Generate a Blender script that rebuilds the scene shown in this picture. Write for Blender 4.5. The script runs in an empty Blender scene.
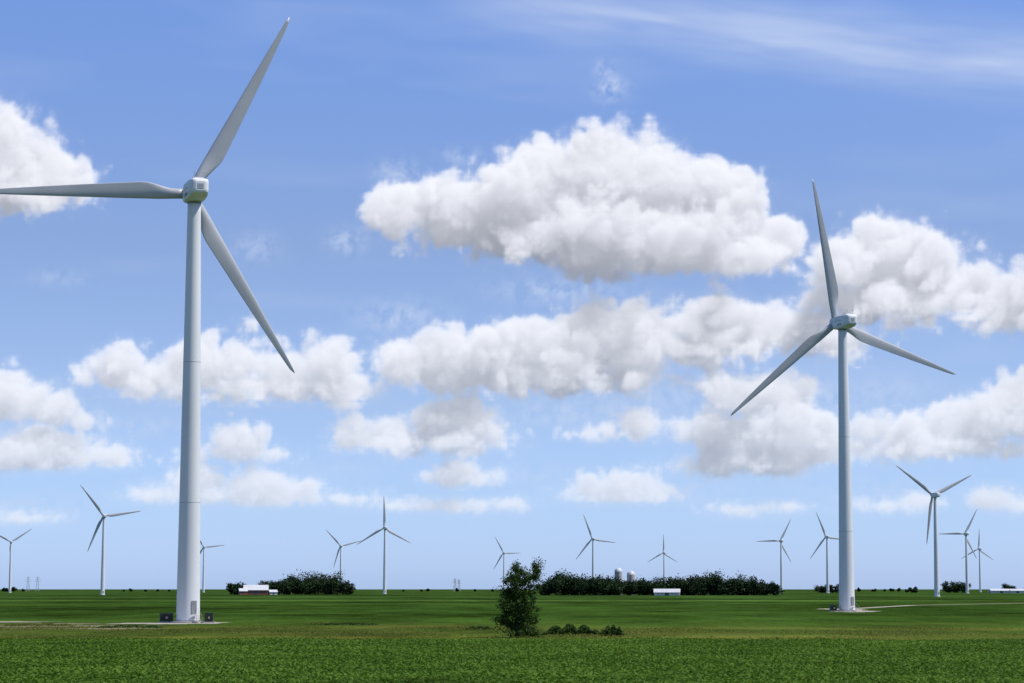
import bpy, math, random, time
import numpy as np
from mathutils import Vector, Matrix
T0=time.time()
rng=np.random.default_rng(7); random.seed(7)
scene=bpy.context.scene
F=2277.0; PITCH=math.radians(6.2); CAMH=6.2; HOR=589.0
col=scene.collection

# ------------------------------------------------------------------ helpers
def mesh_np(name,V,Fq,mat,parent=None,smooth=False,attrs=None):
    V=np.asarray(V,dtype=np.float32); Fq=np.asarray(Fq,dtype=np.int32)
    me=bpy.data.meshes.new(name)
    me.vertices.add(len(V)); me.vertices.foreach_set("co",V.ravel())
    k=Fq.shape[1]
    me.loops.add(Fq.size); me.loops.foreach_set("vertex_index",Fq.ravel())
    me.polygons.add(len(Fq)); me.polygons.foreach_set("loop_start",np.arange(0,Fq.size,k,dtype=np.int32))
    me.update(calc_edges=True)
    if smooth: me.polygons.foreach_set("use_smooth",np.ones(len(Fq),dtype=bool))
    me.materials.append(mat)
    o=bpy.data.objects.new(name,me); col.objects.link(o)
    if parent: o.parent=parent
    return o
def mesh_py(name,V,Fl,mat,parent=None,smooth=False):
    me=bpy.data.meshes.new(name); me.from_pydata([tuple(v) for v in V],[],Fl); me.update()
    if smooth:
        for p in me.polygons: p.use_smooth=True
    me.materials.append(mat)
    o=bpy.data.objects.new(name,me); col.objects.link(o)
    if parent: o.parent=parent
    return o
def empty(name,loc,rz=0):
    e=bpy.data.objects.new(name,None); e.empty_display_size=1; e.location=loc; e.rotation_euler=(0,0,rz); col.objects.link(e); return e
class MB:
    def __init__(s): s.V=[]; s.F=[]
    def box(s,c,d,rz=0,bev=0):
        n=len(s.V); cx,cy,cz=c; dx,dy,dz=[q/2 for q in d]
        for z in(-dz,dz):
            for x,y in((-dx,-dy),(dx,-dy),(dx,dy),(-dx,dy)):
                s.V.append((cx+x*math.cos(rz)-y*math.sin(rz),cy+x*math.sin(rz)+y*math.cos(rz),cz+z))
        s.F+=[(n,n+3,n+2,n+1),(n+4,n+5,n+6,n+7)]+[(n+i,n+(i+1)%4,n+4+(i+1)%4,n+4+i) for i in range(4)]
    def tube(s,p,q,r0,r1,k=8):
        p=Vector(p);q=Vector(q);d=(q-p).normalized()
        a=d.orthogonal().normalized(); b=d.cross(a); n=len(s.V)
        for c,r in((p,r0),(q,r1)):
            for i in range(k):
                t=2*math.pi*i/k; s.V.append(tuple(c+(a*math.cos(t)+b*math.sin(t))*r))
        s.F+=[(n+i,n+(i+1)%k,n+k+(i+1)%k,n+k+i) for i in range(k)]
        s.F+=[tuple(n+k+i for i in range(k)),tuple(n+k-1-i for i in range(k))]
    def lathe(s,prof,k=32,c=(0,0,0)):
        n=len(s.V)
        for r,z in prof:
            for i in range(k):
                t=2*math.pi*i/k; s.V.append((c[0]+r*math.cos(t),c[1]+r*math.sin(t),c[2]+z))
        for j in range(len(prof)-1):
            for i in range(k): s.F.append((n+j*k+i,n+j*k+(i+1)%k,n+(j+1)*k+(i+1)%k,n+(j+1)*k+i))
        s.F.append(tuple(n+(len(prof)-1)*k+i for i in range(k)))
    def make(s,name,mat,parent=None,smooth=False): return mesh_py(name,s.V,s.F,mat,parent,smooth)

def newmat(name):
    m=bpy.data.materials.new(name); m.use_nodes=True; nt=m.node_tree; return m,nt,nt.nodes,nt.links,nt.nodes["Principled BSDF"]
def noise_mat(name,c1,c2,scale,rough=0.8,detail=6,bump=0,stretch=(1,1,1),spec=0.3):
    m,nt,N,L,P=newmat(name)
    tc=N.new("ShaderNodeTexCoord"); mp=N.new("ShaderNodeMapping"); mp.inputs["Scale"].default_value=stretch
    L.new(tc.outputs["Object"],mp.inputs[0])
    n=N.new("ShaderNodeTexNoise"); n.inputs["Scale"].default_value=scale; n.inputs["Detail"].default_value=detail
    L.new(mp.outputs[0],n.inputs["Vector"])
    r=N.new("ShaderNodeValToRGB"); r.color_ramp.elements[0].position=.3; r.color_ramp.elements[1].position=.7
    r.color_ramp.elements[0].color=(*c1,1); r.color_ramp.elements[1].color=(*c2,1)
    L.new(n.outputs["Fac"],r.inputs[0]); L.new(r.outputs[0],P.inputs["Base Color"])
    P.inputs["Roughness"].default_value=rough; P.inputs["Specular IOR Level"].default_value=spec
    if bump:
        b=N.new("ShaderNodeBump"); b.inputs["Strength"].default_value=bump; L.new(n.outputs["Fac"],b.inputs["Height"]); L.new(b.outputs[0],P.inputs["Normal"])
    return m
def leaf_mat(name,dark,mid,light,scale=.15,trans=.25,patch=None,spec=.15):
    m,nt,N,L,P=newmat(name)
    g=N.new("ShaderNodeNewGeometry"); r=N.new("ShaderNodeValToRGB")
    e=r.color_ramp.elements; e[0].color=(*dark,1); e[1].color=(*light,1); k=e.new(.5); k.color=(*mid,1)
    tc=N.new("ShaderNodeTexCoord"); n=N.new("ShaderNodeTexNoise"); n.inputs["Scale"].default_value=scale; n.inputs["Detail"].default_value=4
    L.new(tc.outputs["Object"],n.inputs["Vector"])
    a=N.new("ShaderNodeMath"); a.operation='MULTIPLY_ADD'; a.inputs[1].default_value=.55
    b=N.new("ShaderNodeMath"); b.operation='MULTIPLY_ADD'; b.inputs[1].default_value=1.7; b.inputs[2].default_value=-.6
    L.new(n.outputs["Fac"],b.inputs[0]); L.new(g.outputs["Random Per Island"],a.inputs[0]); L.new(b.outputs[0],a.inputs[2])
    L.new(a.outputs[0],r.inputs[0]); L.new(r.outputs[0],P.inputs["Base Color"])
    P.inputs["Roughness"].default_value=.65; P.inputs["Specular IOR Level"].default_value=spec
    t=N.new("ShaderNodeBsdfTranslucent"); L.new(r.outputs[0],t.inputs[0])
    mx=N.new("ShaderNodeMixShader"); mx.inputs[0].default_value=trans
    L.new(P.outputs[0],mx.inputs[1]); L.new(t.outputs[0],mx.inputs[2]); L.new(mx.outputs[0],N["Material Output"].inputs[0])
    return m

M_tower=noise_mat("tower_paint",(.66,.67,.68),(.76,.77,.77),.12,rough=.45,stretch=(1,1,.3))
M_blade=noise_mat("blade_gelcoat",(.42,.43,.45),(.50,.51,.52),.15,rough=.4)
M_nac=noise_mat("nacelle_shell",(.72,.73,.74),(.80,.80,.80),.5,rough=.45)
M_louv=noise_mat("grey_louvre",(.20,.21,.22),(.28,.29,.30),2,rough=.6)
M_dark=noise_mat("dark_steel",(.06,.065,.07),(.11,.115,.12),2,rough=.6)
M_conc=noise_mat("concrete",(.40,.39,.36),(.52,.50,.47),1.5,rough=.9)
M_xf=noise_mat("transformer_green",(.05,.065,.05),(.08,.10,.075),2,rough=.6)
M_grav=noise_mat("gravel",(.27,.24,.17),(.48,.43,.35),.6,rough=.95,detail=8)
M_dirt=noise_mat("bare_soil",(.09,.11,.035),(.25,.19,.11),.25,rough=.95,detail=8,stretch=(1,1,1))
M_bark=noise_mat("bark",(.05,.035,.025),(.11,.085,.06),6,rough=.9)
M_steel=noise_mat("galvanised_steel",(.30,.31,.32),(.40,.41,.42),1,rough=.5)
M_white=noise_mat("white_siding",(.50,.50,.48),(.62,.62,.60),.8,rough=.6)
M_roof=noise_mat("pale_metal_roof",(.52,.53,.55),(.68,.69,.70),.6,rough=.4)
M_redwall=noise_mat("red_barn_wall",(.20,.06,.045),(.30,.12,.09),.8,rough=.8)

# ------------------------------------------------------------------ wind turbines
WIND=math.radians(18); TILT=math.radians(5)
def tilt(p):
    y,z=p[1],p[2]-80; return (p[0],y*math.cos(TILT)-z*math.sin(TILT),80+y*math.sin(TILT)+z*math.cos(TILT))
def turbine(px,py,phase,R=40.0,hi=False,yaw=0):
    yup=341.5-py
    d=(80-CAMH)/math.tan(PITCH+math.atan(yup/F))
    X=(px-512)/(F*math.cos(PITCH)-yup*math.sin(PITCH))*d
    root=empty("wind_turbine",(X,d,0),WIND+yaw)   # local -Y = rear of nacelle, +X = picture right
    k=64 if hi else 16
    m=MB()
    m.lathe([(3.1,-.3),(3.1,.28),(2.3,.30),(2.3,.5)],k); m.make("foundation",M_conc,root)
    m=MB()
    rr=lambda z:2.16-(2.16-1.22)*(z/78)**1.08
    pts=[(rr(z),z) for z in [.3]+list(np.linspace(2,76,24))+[78.1]]
    m.lathe(pts,k); m.make("tower",M_tower,root,True)
    if hi:
        m=MB()
        for z in (22,48):
            m.lathe([(rr(z)+.002,z-.04),(rr(z)+.02,z-.035),(rr(z)+.02,z+.035),(rr(z)+.002,z+.04)],k)
        m.make("flange_seams",M_steel,root)
    m=MB(); a=math.radians(-70)
    dx,dy=math.cos(a),math.sin(a)
    m.box((dx*2.13,dy*2.13,2.9),(.18,1.0,2.3),a); m.make("door",M_louv,root)
    if hi:
        m=MB()
        for i in range(6): m.box((dx*(2.5+.3*i),dy*(2.5+.3*i),1.65-.27*i),(.3,1.1,.06),a)
        for s in(-.55,.55):
            ox,oy=-dy*s,dx*s
            m.tube((dx*2.3+ox,dy*2.3+oy,2.7),(dx*4.1+ox,dy*4.1+oy,1.2),.03,.03,6)
            m.tube((dx*4.1+ox,dy*4.1+oy,.0),(dx*4.1+ox,dy*4.1+oy,1.2),.03,.03,6)
        m.make("stairs",M_steel,root)
    # nacelle
    secs=[(-6.25,.9,-.7,1.0),(-6.1,1.3,-1.0,1.35),(-5.7,1.6,-1.25,1.62),(-4.4,1.8,-1.65,1.8),(-2,1.88,-1.9,1.88),(1.5,1.88,-1.9,1.88),(2.7,1.75,-1.75,1.75),(3.1,1.5,-1.5,1.5)]
    V=[];Fc=[];nk=28
    for y,w,z0,z1 in secs:
        zc=(z0+z1)/2;h=(z1-z0)/2
        for i in range(nk):
            t=2*math.pi*(i+.5)/nk; c,s=math.cos(t),math.sin(t); e=.36
            V.append((w*math.copysign(abs(c)**e,c),y,80+zc+h*math.copysign(abs(s)**e,s)))
    for j in range(len(secs)-1):
        for i in range(nk): Fc.append((j*nk+i,j*nk+(i+1)%nk,(j+1)*nk+(i+1)%nk,(j+1)*nk+i))
    Fc.append(tuple(range(nk-1,-1,-1))); Fc.append(tuple((len(secs)-1)*nk+i for i in range(nk)))
    mesh_py("nacelle",V,Fc,M_nac,root,False)
    if hi:
        m=MB()
        for i in range(4): m.box((0,-6.26,79.65+i*.28),(1.2,.06,.09))
        for s in(-1,1):
            m.box((s*1.885,-.3,80.3),(.05,5.4,.07))
            for i in range(5): m.box((s*1.87,-2.6+i*.5,79.2),(.06,.26,.6))
        m.make("nacelle_louvres",M_louv,root)
        m=MB(); m.box((0,-3.0,81.95),(2.0,2.4,.3)); m.box((0,-.2,81.95),(1.2,1.4,.2)); m.make("roof_hatch",M_nac,root)
        m=MB()
        for s in(-.9,.9): m.tube((s,-4.6,81.6),(s,-4.6,82.9),.05,.04,6); m.box((s,-4.6,82.95),(.4,.1,.1))
        m.make("wind_sensors",M_steel,root)
    m=MB(); m.tube((0,0,77.7),(0,0,78.3),1.3,1.3,k); m.make("yaw_bearing",M_louv,root)
    V=[];Fc=[];kk=24 if hi else 10
    pr=[(1.45,2.8),(1.7,3.3),(1.75,4.3),(1.6,5.1),(1.2,5.9),(.65,6.4),(.1,6.6)]
    for r,y in pr:
        for i in range(kk): t=2*math.pi*i/kk; V.append(tilt((r*math.cos(t),y,80+r*math.sin(t))))
    for j in range(len(pr)-1):
        for i in range(kk): Fc.append((j*kk+i,(j+1)*kk+i,(j+1)*kk+(i+1)%kk,j*kk+(i+1)%kk))
    Fc.append(tuple(range(kk)))
    mesh_py("hub",V,Fc,M_nac,root,True)
    ns=34 if hi else 14; nc=20 if hi else 8
    for b in range(3):
        ph=math.radians(phase+120*b)
        B=np.array([math.cos(ph),0,math.sin(ph)]); Tn=np.array([-math.sin(ph),0,math.cos(ph)]); A=np.array([0,1.0,0])
        V=[];Fc=[]
        for j in range(ns):
            f=(j/(ns-1)); r=1.3+(R-1.3)*f
            s=min(1,max(0,(f-.03)/.17)); s=s*s*(3-2*s)
            taper=3.25*(1-max(0,f-.2)/.8)**.82*(.84)+.48 if f>.2 else 3.2
            if f>.965: taper*=math.sqrt(max(.03,1-((f-.965)/.035)**2))
            chord=1.9*(1-s)+taper*s
            th=(1.9*(1-s)+chord*(.30-.16*f)*s)
            tw=math.radians(15*(1-f)**1.6+1)
            ofs=.5*(1-s)+.30*s
            bend=.9*f*f
            for i in range(nc):
                t=2*math.pi*i/nc
                cx=.5-.5*math.cos(t); cy=.5*math.sin(t)
                if s>0: cy=cy*((1-s)+s*(1.15-.95*cx))
                u=(ofs-cx)*chord; w=cy*th
                uu_=u*math.cos(tw)-w*math.sin(tw); ww=u*math.sin(tw)+w*math.cos(tw)
                V.append(tilt(B*r+Tn*uu_+A*(4.3+ww+bend)+np.array([0,0,80])))
        for j in range(ns-1):
            for i in range(nc): Fc.append((j*nc+i,(j+1)*nc+i,(j+1)*nc+(i+1)%nc,j*nc+(i+1)%nc))
        Fc.append(tuple(range(nc))); Fc.append(tuple((ns-1)*nc+nc-1-i for i in range(nc)))
        mesh_py("blade_%d"%(b+1),V,Fc,M_blade,root,True)
    return root
tl=turbine(194.5,192,62.6,R=39.5,hi=True)
tr=turbine(842.5,322.5,101,R=41.0,hi=True)
for px,py,ph in [(11,542,33),(104,516,8),(204,547,5),(341,546,14),(385,528,92),(504,553,0),(593,539,112),(664,553,90),
                 (781,541,62),(827,537,114),(935,495,25),(966,534,61),(979.5,549,88)]:
    turbine(px,py,ph)

# ------------------------------------------------------------------ transformers, pads
def transformer(x,y,w,h,dp,rz=0.1):
    e=empty("transformer_box",(x,y,0),rz)
    m=MB(); m.box((0,0,.1),(w+.5,dp+.5,.24)); m.make("pad",M_conc,e)
    m=MB(); m.box((0,0,.22+h/2),(w,dp,h)); m.box((0,0,.25+h),(w+.14,dp+.14,.08))
    for i in range(int(w/.22)): m.box((-w/2+.15+i*.22,-dp/2-.14,.3+h*.42),(.05,.28,h*.65))
    m.make("cabinet",M_xf,e)
    m=MB(); m.box((0,-dp/2-.31,.3+h*.42),(w*.2,.02,.4)); m.make("warning_label",M_grav,e)
xl,yl=tl.location.x,tl.location.y; xr,yr=tr.location.x,tr.location.y
transformer(xl+4.0,yl-1,1.6,1.6,1.4); transformer(xl-4.2,yl+1.5,2.4,1.5,1.6,.2)
transformer(xr-3.9,yr-1,1.7,1.6,1.5)
def patch(name,cx,cy,rx,ry,mat,z,seed,n=160,rag=.25):
    r=random.Random(seed); ph=[(r.uniform(0,6.28),k,r.uniform(.3,1)/k**.45) for k in (2,3,5,8,13,21,34)]
    V=[(cx,cy,z)]
    for i in range(n):
        t=2*math.pi*i/n; q=max(.15,1+rag*sum(a*math.sin(k*t+p) for p,k,a in ph)*.5)
        V.append((cx+rx*q*math.cos(t),cy+ry*q*math.sin(t),z))
    return mesh_py(name,V,[(0,1+i,1+(i+1)%n) for i in range(n)],mat)
patch("gravel_pad",xl-2,yl-4,8,14,M_grav,.02,1,rag=.7)
patch("gravel_pad",xr+2.5,yr+2,7,16,M_grav,.02,2,rag=.6)
patch("gravel_pad",xr+8,yr+60,5,30,M_grav,.026,9,rag=.6)
patch("soil_patch",xl-15,yl-36,10,14,M_dirt,.02,3,rag=1.0)
patch("gravel_pad",-98,yl+12,9,8,M_grav,.022,4,rag=.8)
patch("soil_patch",xl-20,yl-10,6,5,M_dirt,.024,5,rag=1.0)
patch("soil_patch",xl-8,yl-62,13,5,M_dirt,.028,15,rag=1.0)
patch("soil_patch",-80,yl-30,12,5,M_dirt,.031,16,rag=1.0)
def road(name,pts,w,mat,z):
    V=[];Fc=[]
    for i,(x,y) in enumerate(pts):
        a=Vector(pts[max(0,i-1)]);b=Vector(pts[min(len(pts)-1,i+1)]);t=(b-a).normalized();n=Vector((-t.y,t.x))*w/2
        V+=[(x-n.x,y-n.y,z),(x+n.x,y+n.y,z)]
    for i in range(len(pts)-1): Fc.append((2*i,2*i+1,2*i+3,2*i+2))
    return mesh_py(name,V,Fc,mat)
road("access_road",[(xr+4,yr+12),(xr+12,yr+80),(xr+60,yr+240),(xr+160,yr+420),(xr+420,yr+560)],4.5,M_grav,.03)

# ------------------------------------------------------------------ ground
m,nt,N,L,P=newmat("field_ground")
tc=N.new("ShaderNodeTexCoord"); sx=N.new("ShaderNodeSeparateXYZ"); L.new(tc.outputs["Object"],sx.inputs[0])
def noise(sc,st=(1,1,1),det=6,rough=.55):
    mp=N.new("ShaderNodeMapping"); mp.inputs["Scale"].default_value=st; L.new(tc.outputs["Object"],mp.inputs[0])
    n=N.new("ShaderNodeTexNoise"); n.inputs["Scale"].default_value=sc; n.inputs["Detail"].default_value=det; n.inputs["Roughness"].default_value=rough
    L.new(mp.outputs[0],n.inputs["Vector"]); return n.outputs["Fac"]
def math_(op,a,b=None,c=None):
    q=N.new("ShaderNodeMath"); q.operation=op
    for i,v in enumerate((a,b,c)):
        if v is None: continue
        if isinstance(v,(int,float)): q.inputs[i].default_value=v
        else: L.new(v,q.inputs[i])
    return q.outputs[0]
warp=noise(.02,(1,.4,1),5)
yy=math_('ADD',sx.outputs[1],math_('MULTIPLY',math_('SUBTRACT',warp,.5),90))
yy=math_('ADD',yy,math_('MULTIPLY',sx.outputs[0],.10))
mr=N.new("ShaderNodeMapRange"); mr.inputs[1].default_value=140; mr.inputs[2].default_value=1540; L.new(yy,mr.inputs[0])
r=N.new("ShaderNodeValToRGB"); cr=r.color_ramp
def pos(y): return (y-140)/1400
stops=[(140,(.05,.09,.012)),(268,(.07,.12,.014)),(276,(.15,.155,.028)),(296,(.12,.14,.026)),(310,(.068,.105,.018)),(345,(.056,.090,.016)),(362,(.09,.112,.022)),(385,(.047,.086,.014)),
(460,(.036,.075,.012)),(800,(.034,.072,.012)),(1150,(.033,.068,.012)),(1180,(.062,.115,.022)),(1300,(.050,.10,.018)),(1340,(.024,.055,.011)),(1540,(.034,.070,.014))]
cr.elements[0].position=pos(stops[0][0]); cr.elements[0].color=(*stops[0][1],1)
cr.elements[1].position=pos(stops[-1][0]); cr.elements[1].color=(*stops[-1][1],1)
for y,c in stops[1:-1]:
    e=cr.elements.new(pos(y)); e.color=(*c,1)
L.new(mr.outputs[0],r.inputs[0])
n1=noise(.9,(1,.5,1),8,.75); n2=noise(.05,(1,.3,1),7,.75); n3=noise(.009,(1,.22,1),7,.65); n4=noise(.004,(.35,1,1),5,.6)
def sp(n,k): return math_('MULTIPLY',math_('SUBTRACT',n,.5),k)
v=math_('ADD',math_('ADD',sp(n1,2.6),sp(n2,3.0)),math_('ADD',sp(n3,3.0),sp(n4,2.4))); v=math_('MAXIMUM',math_('ADD',v,1.0),.35)
mx=N.new("ShaderNodeMix"); mx.data_type='RGBA'; mx.blend_type='MULTIPLY'; mx.inputs[0].default_value=1
cmb=N.new("ShaderNodeCombineColor"); L.new(v,cmb.inputs[0]); L.new(v,cmb.inputs[1]); L.new(v,cmb.inputs[2])
L.new(r.outputs[0],mx.inputs[6]); L.new(cmb.outputs[0],mx.inputs[7])
mk=N.new("ShaderNodeMapRange"); mk.inputs[1].default_value=.50; mk.inputs[2].default_value=.66; L.new(noise(.035,(1,.5,1),7,.6),mk.inputs[0])
near=N.new("ShaderNodeMapRange"); near.inputs[1].default_value=460; near.inputs[2].default_value=370; L.new(sx.outputs[1],near.inputs[0])
fac=math_('MULTIPLY',math_('MULTIPLY',mk.outputs[0],near.outputs[0]),.6)
mx2=N.new("ShaderNodeMix"); mx2.data_type='RGBA'; L.new(fac,mx2.inputs[0]); L.new(mx.outputs[2],mx2.inputs[6]); mx2.inputs[7].default_value=(.13,.13,.032,1)
L.new(mx2.outputs[2],P.inputs["Base Color"]); P.inputs["Roughness"].default_value=.95; P.inputs["Specular IOR Level"].default_value=.0
bp=N.new("ShaderNodeBump"); bp.inputs["Strength"].default_value=.8; bp.inputs["Distance"].default_value=.6; L.new(n1,bp.inputs["Height"]); L.new(bp.outputs[0],P.inputs["Normal"])
M_ground=m
xs=np.concatenate([[-30000,-12000,-5000],np.linspace(-2000,2000,21),[5000,12000,30000]]); ys=np.concatenate([[-3000,-500],np.linspace(0,4000,21),[8000,15000,30000]])
gx,gy=np.meshgrid(xs,ys); V=np.stack([gx.ravel(),gy.ravel(),np.zeros(gx.size)],1)
nx=len(xs); idx=np.array([[j*nx+i,j*nx+i+1,(j+1)*nx+i+1,(j+1)*nx+i] for j in range(len(ys)-1) for i in range(nx-1)])
mesh_np("ground",V,idx,M_ground)

# ------------------------------------------------------------------ leaf cards
def cards(C,S,up=.5,asp=.6):
    n=len(C); nr=rng.normal(size=(n,3)); nr[:,2]=np.abs(nr[:,2])+up; nr/=np.linalg.norm(nr,axis=1)[:,None]
    a=np.cross(nr,rng.normal(size=(n,3))); a/=np.linalg.norm(a,axis=1)[:,None]; b=np.cross(nr,a)
    S=S[:,None]; 
    V=np.stack([C-a*S,C-b*S*asp-a*S*.1,C+a*S,C+b*S*asp-a*S*.1],1).reshape(-1,3)
    return V,np.arange(4*n).reshape(-1,4)
def crop(name,y0,y1,dens,mat,h=.55,s0=.12,margin=28,edge=6):
    yc=rng.uniform(y0,y1,int(dens*(y1-y0)*((y0+y1)/2*.4472+2*margin)))
    half=yc*.2236+margin
    xc=rng.uniform(-1,1,len(yc))*half
    q=(yc+ .03*xc)/.76; rowf=np.floor(q); yc=(rowf+.5+rng.normal(0,.22,len(q)))*.76-.03*xc
    lim=y1-.10*xc*1.0+edge*.5*np.sin(xc*.11)+rng.normal(0,.8,len(xc)); keep=yc<lim
    xc=xc[keep];yc=yc[keep]
    hh=h*(.85+.15*np.sin(xc*.35+np.sin(yc*.21)*2)*np.sin(yc*.13+xc*.05))
    z=hh*np.sqrt(rng.uniform(.3,1,len(xc)))+rng.normal(0,.05,len(xc))
    C=np.stack([xc,yc,z],1); V,Q=cards(C,rng.uniform(.6,1.4,len(xc))*s0,1.1,.8)
    return mesh_np(name,V,Q,mat)
M_soy=leaf_mat("soybean_leaves",(.050,.100,.010),(.080,.160,.016),(.125,.225,.028),.06,.3,spec=.08)
crop("soybean_crop",140,268,36,M_soy)
M_grass=leaf_mat("rough_grass_blades",(.07,.105,.018),(.115,.145,.027),(.20,.185,.05),.05,.4,spec=.05)
def weeds(name,n,y0,y1,mat):
    yc=rng.uniform(y0,y1,n*3); xc=rng.uniform(-1,1,n*3)*(yc*.2236+25)
    f=np.sin(xc*.07+yc*.11)+np.sin(xc*.19-yc*.05+2)+rng.normal(0,.8,len(xc)); k=f>.6; xc=xc[k][:n];yc=yc[k][:n]
    C=np.stack([xc,yc-.10*xc,rng.uniform(0,.25,len(xc))],1); V,Q=cards(C,rng.uniform(.08,.2,len(xc)),.6,.4)
    return mesh_np(name,V,Q,mat)
weeds("rough_grass",30000,270,370,M_grass)

# ------------------------------------------------------------------ trees
M_leaf=leaf_mat("tree_leaves",(.014,.033,.007),(.035,.078,.013),(.095,.155,.027),.7,.25)
M_far=leaf_mat("grove_leaves",(.008,.020,.008),(.016,.038,.012),(.038,.070,.020),.06,.12)
def px2x(px,y): return (px-512)/2290*y
ty=294; tx=px2x(517,ty)
tree=empty("deciduous_tree",(tx,ty,0))
lobes=[(0,0,8.5,1.0,1.0),(2.5,.2,8.6,.75,1.0),(1.7,0,7.3,1.4,1.1),(-.5,-.3,6.9,1.4,1.3),(-1.2,.4,5.6,1.1,1.1),(.7,.2,5.5,2.2,1.2),(-.6,0,3.9,2.0,1.5),(1.1,.3,3.8,1.5,1.4),(-.9,.2,2.2,1.8,1.3),(1.1,-.3,2.0,1.5,1.2),(0,0,.9,2.1,.9),(2.0,.2,.6,.9,.6)]
C=[];mt=MB()
mt.tube((0,0,-.2),(.05,0,2.5),.3,.24); mt.tube((.05,0,2.5),(.1,.1,5),.24,.17); mt.tube((.1,.1,5),(0,0,8.6),.17,.04); mt.tube((.1,.1,4.6),(1.5,0,6.8),.13,.08); mt.tube((1.5,0,6.8),(2.6,.2,9.1),.08,.03)
for lx,ly,lz,rx,rz_ in lobes:
    nclump=int(8+8*rx*rz_)
    for i in range(nclump):
        d=rng.normal(size=3); d/=np.linalg.norm(d); q=rng.uniform(.35,1.12)
        c=np.array([lx+d[0]*rx*q,ly+d[1]*rx*.9*q,max(.25,lz+d[2]*rz_*q)])
        if rng.random()<.35: 
            z0=max(.6,c[2]-1.2); mt.tube((.06,.03,min(z0,7)),tuple(c),.05,.012,5)
        k=int(rng.uniform(45,100)); sg=rng.uniform(.16,.42)
        C.append(c+rng.normal(size=(k,3))*np.array([sg,sg,sg*.8]))
C=np.concatenate(C); C[:,2]=np.maximum(C[:,2],.05)
V,Q=cards(C,rng.uniform(.07,.16,len(C)),.25,.6)
mesh_np("foliage",V,Q,M_leaf,tree); mt.make("trunk",M_bark,tree)

def shrub(name,cx,cy,lx,ly,h,n,mat,s=.13):
    x=rng.uniform(-1,1,n); y=rng.normal(0,.4,n); prof=(.45+.55*np.abs(np.sin(x*6+rng.uniform(0,3))))*np.sqrt(np.clip(1-x*x,0,1))
    z=h*prof*np.sqrt(rng.random(n)); C=np.stack([cx+x*lx,cy+y*ly,z],1)
    V,Q=cards(C,rng.uniform(.6,1.4,n)*s,.3,.6); return mesh_np(name,V,Q,mat)
shrub("shrub",px2x(571,310),310,3.9,2.0,1.5,6000,M_leaf)
shrub("shrub",px2x(612,303),303,1.5,1.4,1.5,2600,M_leaf)
shrub("weed_clump",px2x(350,395),395,5,3,.5,1300,M_leaf)
shrub("weed_clump",px2x(322,402),402,3,3,.4,700,M_grass)
shrub("weed_clump",px2x(480,350),350,2.2,2,.6,900,M_leaf)
shrub("weed_clump",px2x(130,368),368,5,3,.5,1300,M_leaf)
shrub("weed_clump",px2x(40,385),385,6,3,.5,1500,M_grass)

def grove(name,y,spec,mat=M_far,s=.75):
    C=[];m=MB()
    for a,b,h,dep,cnt in spec:
        for i in range(cnt):
            px=a+(b-a)*(i+rng.uniform(-.3,1.3))/cnt; yy=y+rng.uniform(-dep,dep); x=px2x(px,y)
            H=h*rng.uniform(.55,1.25); W=H*rng.uniform(.34,.58)
            m.tube((x,yy,0),(x,yy,H*.6),.3,.12,5)
            for c in range(12):
                d=rng.normal(size=3); d/=np.linalg.norm(d); q=rng.uniform(.2,.95)
                cc=np.array([x+d[0]*W*q,yy+d[1]*W*q,H*.5+d[2]*H*.45*q]); k=60
                C.append(cc+rng.normal(size=(k,3))*W*.22)
    C=np.concatenate(C); C[:,2]=np.maximum(C[:,2],.3); V,Q=cards(C,rng.uniform(.6,1.5,len(C))*s,.3,.7)
    o=mesh_np(name,V,Q,mat); m.make("trunks",M_bark,o); return o
grove("distant_trees",2450,[(228,247,12,15,8),(264,290,14,25,14),(285,310,19,25,18),(306,336,22,25,20),(330,352,13,15,11)])
grove("distant_trees",2200,[(540,550,12,20,5),(550,575,20,20,16),(572,615,16,30,28),(605,655,15,15,34),(655,700,16,20,32),(690,720,20,25,20),(715,755,17,25,26),(745,778,13,15,18)])
grove("distant_trees",3600,[(818,836,12,10,8),(905,918,9,10,4),(944,965,17,14,12),(1000,1060,13,20,16)])
grove("distant_trees",5200,[(-60,30,9,30,12),(120,180,6,30,6),(395,500,7,30,7),(840,905,9,30,12)],s=1.3)

# ------------------------------------------------------------------ farm buildings
def barn(px,y,w,l,hw,hr,rz,wall,name="barn"):
    e=empty(name,(px2x(px,y),y,0),rz)
    V=[(-l/2,-w/2,0),(l/2,-w/2,0),(l/2,w/2,0),(-l/2,w/2,0),(-l/2,-w/2,hw),(l/2,-w/2,hw),(l/2,w/2,hw),(-l/2,w/2,hw),(-l/2,0,hr),(l/2,0,hr)]
    mesh_py("walls",V,[(0,1,5,4),(2,3,7,6),(1,2,6,9,5),(3,0,4,8,7)],wall,e)
    o=.5;t=.25;k=(hr-hw)/(w/2)
    V=[(-l/2-o,-w/2-o,hw-o*k+.05),(l/2+o,-w/2-o,hw-o*k+.05),(l/2+o,0,hr+.05),(-l/2-o,0,hr+.05),(l/2+o,w/2+o,hw-o*k+.05),(-l/2-o,w/2+o,hw-o*k+.05)]
    V+= [(x,yy,z+t) for x,yy,z in V]
    mesh_py("roof",V,[(6,7,8,9),(9,8,10,11),(0,3,2,1),(3,5,4,2),(0,1,7,6),(5,11,10,4),(1,2,8,7),(2,4,10,8),(0,6,9,3),(3,9,11,5)],M_roof,e)
    m=MB(); m.box((0,-w/2-.04,hw*.42),(l*.16,.1,hw*.8)); 
    for s in(-.35,-.2,.2,.35): m.box((l*s,-w/2-.04,hw*.55),(l*.05,.1,hw*.25))
    m.box((-l/2-.04,0,hw*.45),(.1,w*.3,hw*.85)); m.make("doors_windows",M_dark,e)
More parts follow.
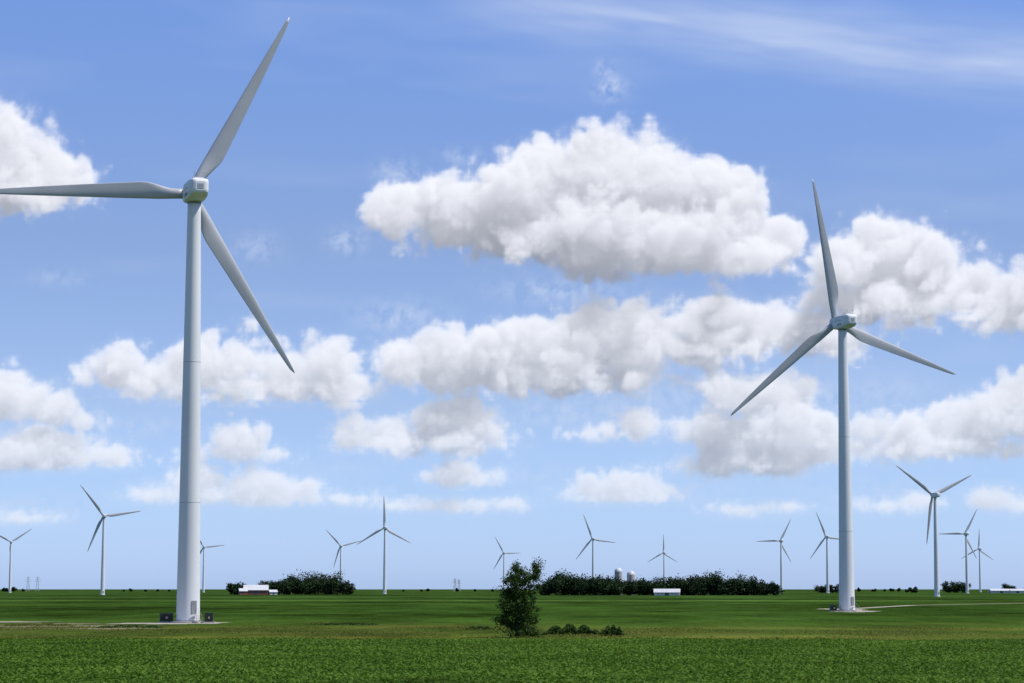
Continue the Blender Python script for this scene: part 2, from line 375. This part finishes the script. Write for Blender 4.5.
def silo(px,y,r,h):
    e=empty("silo",(px2x(px,y),y,0))
    m=MB(); pr=[(r,0)]
    for z in np.arange(2,h,2): pr+=[(r,z-.12),(r+.12,z-.1),(r+.12,z+.1),(r,z+.12)]
    pr+=[(r,h)]; m.lathe(pr,20); m.make("shell",M_conc,e)
    m=MB(); m.lathe([(r+.15,h),(r*.95,h+r*.4),(r*.7,h+r*.75),(r*.35,h+r*.95),(.05,h+r)],20); m.make("dome_roof",M_roof,e,True)
    m=MB(); m.box((0,-r-.4,h/2),(.9,.8,h)); m.make("chute",M_steel,e)
barn(256,2380,14,25,5,10,.12,M_redwall); barn(243,2360,7,8,4,6.5,.3,M_redwall); barn(273,2380,7,8,3,5,.3,M_white)
silo(618.5,2250,3.8,23); silo(631,2255,4.0,20)
barn(667,2150,9,24,3.0,6.0,-.1,M_white)
barn(1000,3400,14,32,3.5,6,.1,M_white); barn(1017,3350,12,20,3.5,6,-.1,M_white)
def pylon(px,y,H):
    e=empty("transmission_tower",(px2x(px,y),y,0),.3); m=MB()
    w0,w1=H*.12,H*.02
    for sx_ in(-1,1):
        for sy in(-1,1): m.tube((sx_*w0,sy*w0,0),(sx_*w1,sy*w1,H),.28,.2,4)
    for i in range(7):
        z0,z1=H*i/7,H*(i+1)/7; a=w0+(w1-w0)*i/7; b=w0+(w1-w0)*(i+1)/7
        for s in(-1,1):
            m.tube((-a,s*a,z0),(b,s*b,z1),.14,.14,4); m.tube((a,s*a,z0),(-b,s*b,z1),.14,.14,4); m.tube((s*a,-a,z0),(s*b,b,z1),.14,.14,4)
    for z,l in((.68,.22),(.82,.18),(.95,.13)):
        m.tube((-H*l,0,H*z),(H*l,0,H*z),.22,.22,4)
        for s in(-1,1): m.tube((s*H*l,0,H*z),(0,0,H*(z+.05)),.14,.14,4); m.tube((s*H*l,0,H*z),(s*H*l,0,H*z-2),.18,.18,4)
    m.make("lattice",M_steel,e)
pylon(28,5600,36); pylon(37.5,5700,36); pylon(455,5300,30); pylon(459,5800,30)

# ------------------------------------------------------------------ SKY : raymarched cumulus, sunlight and shade baked into a dome's emissive vertex colours
print("pre-sky",time.time()-T0)
ST=1.3; DZ=2.6; U0=-330.0; U1=1360.0; V0=-40.0; V1=592.0
nu=int((U1-U0)/ST); nv=int((V1-V0)/ST); nz=46
uu=(U0+np.arange(nu)*ST).astype(np.float32); vv=(V0+np.arange(nv)*ST).astype(np.float32); zz=((np.arange(nz)-nz/2)*DZ).astype(np.float32)
S=np.full((nv,nz,nu),-40,dtype=np.float32); CB=np.full((nv,nu),-60,np.float32)
def lobe(cx,cy,rx,ry,base,cz=0.0,wt=0.0):
    rz=min(.85*rx,48.0); k=1.8
    i0=max(0,int((cx-k*rx-U0)/ST)); i1=min(nu,int((cx+k*rx-U0)/ST)); j0=max(0,int((cy-k*ry-V0)/ST)); j1=min(nv,int((max(cy+k*ry,base)+14-V0)/ST))
    if i1<=i0 or j1<=j0: return
    a=((uu[i0:i1]-cx)/rx)**2; b=((vv[j0:j1]-cy)/ry)**2; c=((zz-cz)/rz)**2
    r=np.sqrt(b[:,None,None]+c[None,:,None]+a[None,None,:])
    s=(1-r)*min(rx,ry)+wt
    sub=S[j0:j1,:,i0:i1]
    kk=6.0; h=np.clip(.5+.5*(s-sub)/kk,0,1); sub[...]=sub*(1-h)+s*h+kk*h*(1-h)*.6
    cb=CB[j0:j1,i0:i1]; np.maximum(cb,(base-vv[j0:j1])[:,None]*.9+0*cb,out=cb)
clouds=[
 (262,[(400,216,38,32),(450,212,50,38),(500,204,50,42),(545,184,52,50),(598,176,56,50),(652,184,52,48),(520,230,80,30)]),
 (278,[(695,200,50,44),(735,222,44,42),(766,244,34,32),(600,230,85,44),(670,236,92,42),(735,256,55,20)]),
 (332,[(845,268,38,32),(885,258,46,42),(925,268,46,40),(965,294,34,30),(900,300,70,32),(832,298,28,22)]),
 (350,[(1000,314,36,30),(1035,310,40,36),(1075,310,50,34)]),
 (396,[(400,366,38,24),(445,358,42,30),(490,354,42,32),(535,350,42,36),(585,344,48,42),(560,372,85,26),(470,378,75,20),(628,350,42,40),(610,385,50,12)]),
 (364,[(675,326,40,30),(715,320,42,30),(755,324,40,30),(795,332,38,26),(700,346,90,20),(835,347,36,17)]),
 (402,[(118,370,36,27),(150,382,48,20),(205,368,32,30),(240,364,36,32),(285,374,42,26),(330,370,38,28),(362,384,28,19),(230,388,80,16),(320,388,62,16)]),
 (220,[(-10,162,54,46),(30,170,42,38),(62,182,28,24),(-60,170,60,45),(10,200,62,22),(-130,190,60,34)]),
 (432,[(10,402,48,25),(48,414,34,18),(-40,405,50,28),(85,424,22,8)]),
 (474,[(20,454,58,20),(70,455,44,20),(112,458,34,15),(-40,450,60,24),(45,440,30,14)]),
 (455,[(362,437,28,17),(398,438,30,18),(434,428,30,26),(468,424,34,28),(492,432,22,20),(430,445,62,13)]),
 (480,[(735,396,36,24),(775,396,38,26),(700,432,32,18),(735,440,42,24),(782,432,44,34),(820,440,36,30),(760,462,70,16),(705,468,34,11)]),
 (464,[(868,432,30,22),(900,438,36,22),(945,434,38,25),(975,422,36,26),(1012,408,36,28),(1040,425,45,30),(930,450,90,14),(1100,420,50,30)]),
 (440,[(600,434,26,7),(632,426,28,16)]),
 (462,[(242,448,32,18),(205,455,22,8),(265,455,26,10)]),
 (505,[(165,496,30,9),(205,485,36,19),(262,488,40,19),(300,493,36,13),(345,500,30,7),(235,497,80,9)]),
 (487,[(455,475,28,15),(480,480,22,9)]),
 (512,[(450,507,38,6),(500,505,30,8),(400,507,24,4)]),
 (502,[(590,489,26,13),(622,487,32,18),(655,493,26,11),(620,498,48,7)]),
 (526,[(25,520,34,5),(-20,516,40,8)]),
 (518,[(745,511,30,6),(790,508,24,5),(880,508,28,6),(915,503,24,6)]),
 (514,[(985,502,30,11),(1020,508,32,9),(1070,500,40,15)]),
 (300,[(-170,270,50,36),(-120,285,50,24),(-230,280,60,34)]),(410,[(-200,380,60,34),(-260,385,50,30)]),(480,[(-150,465,50,20),(-230,460,60,22)]),
 (420,[(1180,385,60,40),(1240,380,60,44),(1300,395,50,30)]),(280,[(1210,230,70,50),(1290,240,60,44)]),(500,[(1150,488,50,18),(1240,485,60,20)]),
]
for bi,(base,ls) in enumerate(clouds):
    for (cx,cy,rx,ry) in ls:
        lobe(cx,cy,rx,ry,base+float(rng.uniform(-2,4)),cz=float(rng.uniform(-16,16)))
def fftn(shape,step,wl,seed,bw=.42):
    g=np.random.default_rng(seed).standard_normal(shape,dtype=np.float32)
    G=np.fft.rfftn(g); k0=np.fft.fftfreq(shape[0],step[0])[:,None,None]; k1=np.fft.fftfreq(shape[1],step[1])[None,:,None]; k2=np.fft.rfftfreq(shape[2],step[2])[None,None,:]
    kk=np.sqrt(k0**2+k1**2+k2**2)*wl; G*=np.exp(-((kk-1)/bw)**2); n=np.fft.irfftn(G,s=shape).astype(np.float32); n/=n.std(); return n
def noise3(wl,seed):
    if wl<10:
        sh=(nv//2+1,nz,nu//4+1); n=fftn(sh,(ST,DZ,ST),wl,seed); n=np.tile(n,(2,1,4))
        return n[:nv,:,:nu]
    st=wl/5.0
    def ax(A,p,axis):
        i=np.floor(p).astype(int); t=(p-i).astype(np.float32); sh=[1,1,1]; sh[axis]=len(p); t=t.reshape(sh)
        a=np.take(A,i,axis=axis); b=np.take(A,i+1,axis=axis); b-=a; b*=t; a+=b; return a
    pu=(uu-U0)/st; pv=(vv-V0)/st; pz=(zz-zz[0])/st
    G=fftn((int(pv[-1])+3,int(pz[-1])+8,int(pu[-1])+3),(st,)*3,wl,seed)
    G=ax(G,pz,1); G=ax(G,pv,0); G=ax(G,pu,2); return G
Rv=np.interp(vv,[100,300,400,480,540,590],[46,38,26,15,6,3]).astype(np.float32)[:,None,None]
for wl,amp,sd in [(70,.12,1),(38,.20,2),(21,.17,3),(11.5,.17,4),(6.4,.21,5),(3.8,.24,6)]:
    n=noise3(wl,sd)
    if wl<60: n=np.abs(n); n-=.72
    k=amp*wl*np.minimum(1,(Rv*1.25/wl))
    S+=n*k
del n
bn=fftn((nv,1,nu),(ST,1,ST),34,31)[:,0]*3+fftn((nv,1,nu),(ST,1,ST),12,32)[:,0]*1.8
np.minimum(S,(CB+bn*np.minimum(1,Rv[:,0]/20)+2)[:,None,:],out=S)
print("noise",time.time()-T0)
edge=np.interp(vv,[100,400,560],[12,11,8]).astype(np.float32)[:,None,None]
D=np.clip((S+2)/edge,0,1); D*=D
sk=np.clip((S+11)/14,0,1); sk*=sk; sk*=.04; D+=sk
del S,sk
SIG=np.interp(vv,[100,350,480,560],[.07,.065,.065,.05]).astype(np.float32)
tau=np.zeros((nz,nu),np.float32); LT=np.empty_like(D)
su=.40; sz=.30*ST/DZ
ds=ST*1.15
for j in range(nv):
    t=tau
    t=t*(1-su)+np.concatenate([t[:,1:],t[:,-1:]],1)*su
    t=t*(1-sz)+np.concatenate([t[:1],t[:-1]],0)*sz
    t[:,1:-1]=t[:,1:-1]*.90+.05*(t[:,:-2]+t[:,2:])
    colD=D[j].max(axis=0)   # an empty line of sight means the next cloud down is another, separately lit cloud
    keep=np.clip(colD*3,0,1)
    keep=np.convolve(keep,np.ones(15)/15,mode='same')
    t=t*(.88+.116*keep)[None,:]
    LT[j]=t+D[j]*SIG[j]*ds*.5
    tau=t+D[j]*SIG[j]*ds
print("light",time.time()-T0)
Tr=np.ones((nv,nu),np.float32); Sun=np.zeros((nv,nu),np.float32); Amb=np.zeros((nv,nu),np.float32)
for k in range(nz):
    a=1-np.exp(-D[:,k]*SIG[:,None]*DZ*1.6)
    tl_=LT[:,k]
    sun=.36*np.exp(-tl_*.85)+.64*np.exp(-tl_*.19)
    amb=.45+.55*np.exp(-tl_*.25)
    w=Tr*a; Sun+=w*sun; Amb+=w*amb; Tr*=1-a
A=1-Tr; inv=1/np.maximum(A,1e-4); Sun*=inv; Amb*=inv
del D,LT
def n2(wu,wv,seed,sk=0.0):
    g=np.random.default_rng(seed); UU,VV=np.meshgrid(uu,vv); VV2=VV-(UU-512)*sk
    pu=(UU-U0)/wu+2; pv=(VV2+600)/wv+2
    G=g.uniform(-1,1,(int(pv.max())+3,int(pu.max())+3)).astype(np.float32)
    i=np.floor(pu).astype(int); t=pu-i; j=np.floor(pv).astype(int); s=pv-j; t=t*t*(3-2*t); s=s*s*(3-2*s)
    return (G[j,i]*(1-t)+G[j,i+1]*t)*(1-s)+(G[j+1,i]*(1-t)+G[j+1,i+1]*t)*s
UU,VV=np.meshgrid(uu,vv)
line=(UU-470)*.135-5
cir=np.exp(-((VV-line-6)/30)**2)*np.clip((UU-420)/180,0,1)*.52
cn=.6+.35*n2(160,22,11,.135)+.22*n2(70,9,12,.135)+.12*n2(30,4,13,.135)
cir=np.clip(cir*cn*1.3,0,1)
veil=np.clip(.09*(n2(300,60,21,.05)+.7*n2(120,24,22,.05)+.4*n2(50,10,23,.03)),0,.2)*np.clip((560-VV)/100,0,1)
wn=fftn((nv,1,nu),(ST,1,ST),14,41)[:,0]*.5+fftn((nv,1,nu),(ST,1,ST),6,42)[:,0]*.25+fftn((nv,1,nu),(ST,1,ST),30,43)[:,0]*.5
wm=np.zeros_like(UU)
for cx,cy,rx,ry,am in [(612,90,16,12,.5),(606,72,10,9,.35),(255,250,22,14,.3),(345,243,20,12,.4),(395,175,22,12,.4),(460,158,20,9,.3),(640,410,60,12,.35),(560,292,60,12,.4),(400,320,40,16,.4),(60,285,30,8,.2),(560,415,50,14,.35),(150,430,40,10,.3),(820,400,40,16,.35),(680,400,40,16,.3),(880,395,40,12,.3),(40,505,50,8,.3),(330,470,50,12,.25),(530,475,50,12,.25),(690,490,40,10,.3),(860,490,60,10,.3)]:
    wm=np.maximum(wm,am*np.exp(-((UU-cx)/rx)**2-((VV-cy)/ry)**2))
wis=wm*np.clip(.8+wn*.6,0,1.4)
thin=np.clip(cir+veil+wis,0,.7)
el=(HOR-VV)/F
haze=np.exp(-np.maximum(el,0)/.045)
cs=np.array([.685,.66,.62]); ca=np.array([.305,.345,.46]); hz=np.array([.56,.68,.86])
RGB=Sun[...,None]*cs+Amb[...,None]*ca  # precomputed sunlit and shaded cloud tones stored as colour; sun lamp doesn't light them
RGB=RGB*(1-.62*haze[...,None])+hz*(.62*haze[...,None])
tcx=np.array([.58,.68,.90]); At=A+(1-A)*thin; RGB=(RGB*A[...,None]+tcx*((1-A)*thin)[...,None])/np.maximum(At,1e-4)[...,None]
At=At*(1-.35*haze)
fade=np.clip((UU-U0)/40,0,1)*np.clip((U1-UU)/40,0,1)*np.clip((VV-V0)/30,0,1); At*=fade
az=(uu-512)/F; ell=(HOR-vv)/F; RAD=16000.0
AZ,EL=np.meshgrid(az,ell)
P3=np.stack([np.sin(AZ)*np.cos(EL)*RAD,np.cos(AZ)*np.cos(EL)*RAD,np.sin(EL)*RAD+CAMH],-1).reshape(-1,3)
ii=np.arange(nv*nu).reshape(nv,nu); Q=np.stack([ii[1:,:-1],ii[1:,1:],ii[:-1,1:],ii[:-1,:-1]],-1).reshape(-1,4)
m,nt,N,L,P=newmat("cumulus_sky_baked_light"); N.remove(P)
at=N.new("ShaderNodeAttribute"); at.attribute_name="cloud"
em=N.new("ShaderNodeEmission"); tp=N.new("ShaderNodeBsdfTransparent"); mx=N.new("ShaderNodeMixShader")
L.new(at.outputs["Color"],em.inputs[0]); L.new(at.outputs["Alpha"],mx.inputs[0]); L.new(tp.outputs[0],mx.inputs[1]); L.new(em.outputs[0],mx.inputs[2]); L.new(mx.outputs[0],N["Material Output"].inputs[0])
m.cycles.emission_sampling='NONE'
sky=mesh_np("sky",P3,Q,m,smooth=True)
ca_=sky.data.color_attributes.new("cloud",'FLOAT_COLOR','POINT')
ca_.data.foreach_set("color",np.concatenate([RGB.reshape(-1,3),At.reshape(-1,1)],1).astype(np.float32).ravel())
print("sky done",time.time()-T0,nu,nv)

# ------------------------------------------------------------------ world, sun, camera
SUN_EL=math.radians(57); SUN_AZ=math.radians(97)
w=bpy.data.worlds.new("World"); scene.world=w; w.use_nodes=True
N=w.node_tree.nodes; L=w.node_tree.links; bg=N["Background"]
st=N.new("ShaderNodeTexSky"); st.sky_type='NISHITA'; st.sun_disc=False; st.sun_elevation=SUN_EL; st.sun_rotation=SUN_AZ
st.air_density=1.0; st.dust_density=.5; st.ozone_density=1.5; st.altitude=300
g=N.new("ShaderNodeTexCoord"); sp_=N.new("ShaderNodeSeparateXYZ"); L.new(g.outputs["Generated"],sp_.inputs[0])
rp=N.new("ShaderNodeValToRGB"); e=rp.color_ramp.elements
T=[(0.0,(.80,1.12,2.22)),(.035,(.82,1.05,1.80)),(.08,(.89,.99,1.44)),(.15,(.92,.95,1.26)),(.25,(.96,1.10,1.56)),(.6,(1.0,1.1,1.4)),(1.0,(1,1.05,1.2))]
e[0].position=0; e[0].color=(*[c/3 for c in T[0][1]],1); e[1].position=1; e[1].color=(*[c/3 for c in T[-1][1]],1)
for p,c in T[1:-1]:
    q=e.new(p); q.color=(*[k/3 for k in c],1)
L.new(sp_.outputs[2],rp.inputs[0])
mm=N.new("ShaderNodeMix"); mm.data_type='RGBA'; mm.blend_type='MULTIPLY'; mm.inputs[0].default_value=1
L.new(st.outputs[0],mm.inputs[6]); L.new(rp.outputs[0],mm.inputs[7])
vm=N.new("ShaderNodeVectorMath"); vm.operation='SCALE'; vm.inputs[3].default_value=3.0; L.new(mm.outputs[2],vm.inputs[0])
L.new(vm.outputs[0],bg.inputs[0]); bg.inputs[1].default_value=.10
sd=bpy.data.lights.new("sun",'SUN'); sd.energy=4.5; sd.angle=math.radians(.5); sd.color=(1,.95,.87)
so=bpy.data.objects.new("sun",sd); col.objects.link(so)
dv=Vector((math.sin(SUN_AZ)*math.cos(SUN_EL),math.cos(SUN_AZ)*math.cos(SUN_EL),math.sin(SUN_EL)))
so.rotation_euler=dv.to_track_quat('Z','Y').to_euler(); so.location=(200,0,300)
cd=bpy.data.cameras.new("camera"); cam=bpy.data.objects.new("camera",cd); col.objects.link(cam)
cd.lens=F/1024*36; cd.sensor_width=36; cd.clip_end=60000; cd.clip_start=.5
cam.location=(0,0,CAMH); cam.rotation_euler=(math.pi/2+PITCH,0,0); scene.camera=cam
scene.view_settings.view_transform='Standard'; scene.view_settings.look='None'; scene.view_settings.exposure=0
print("total",time.time()-T0)
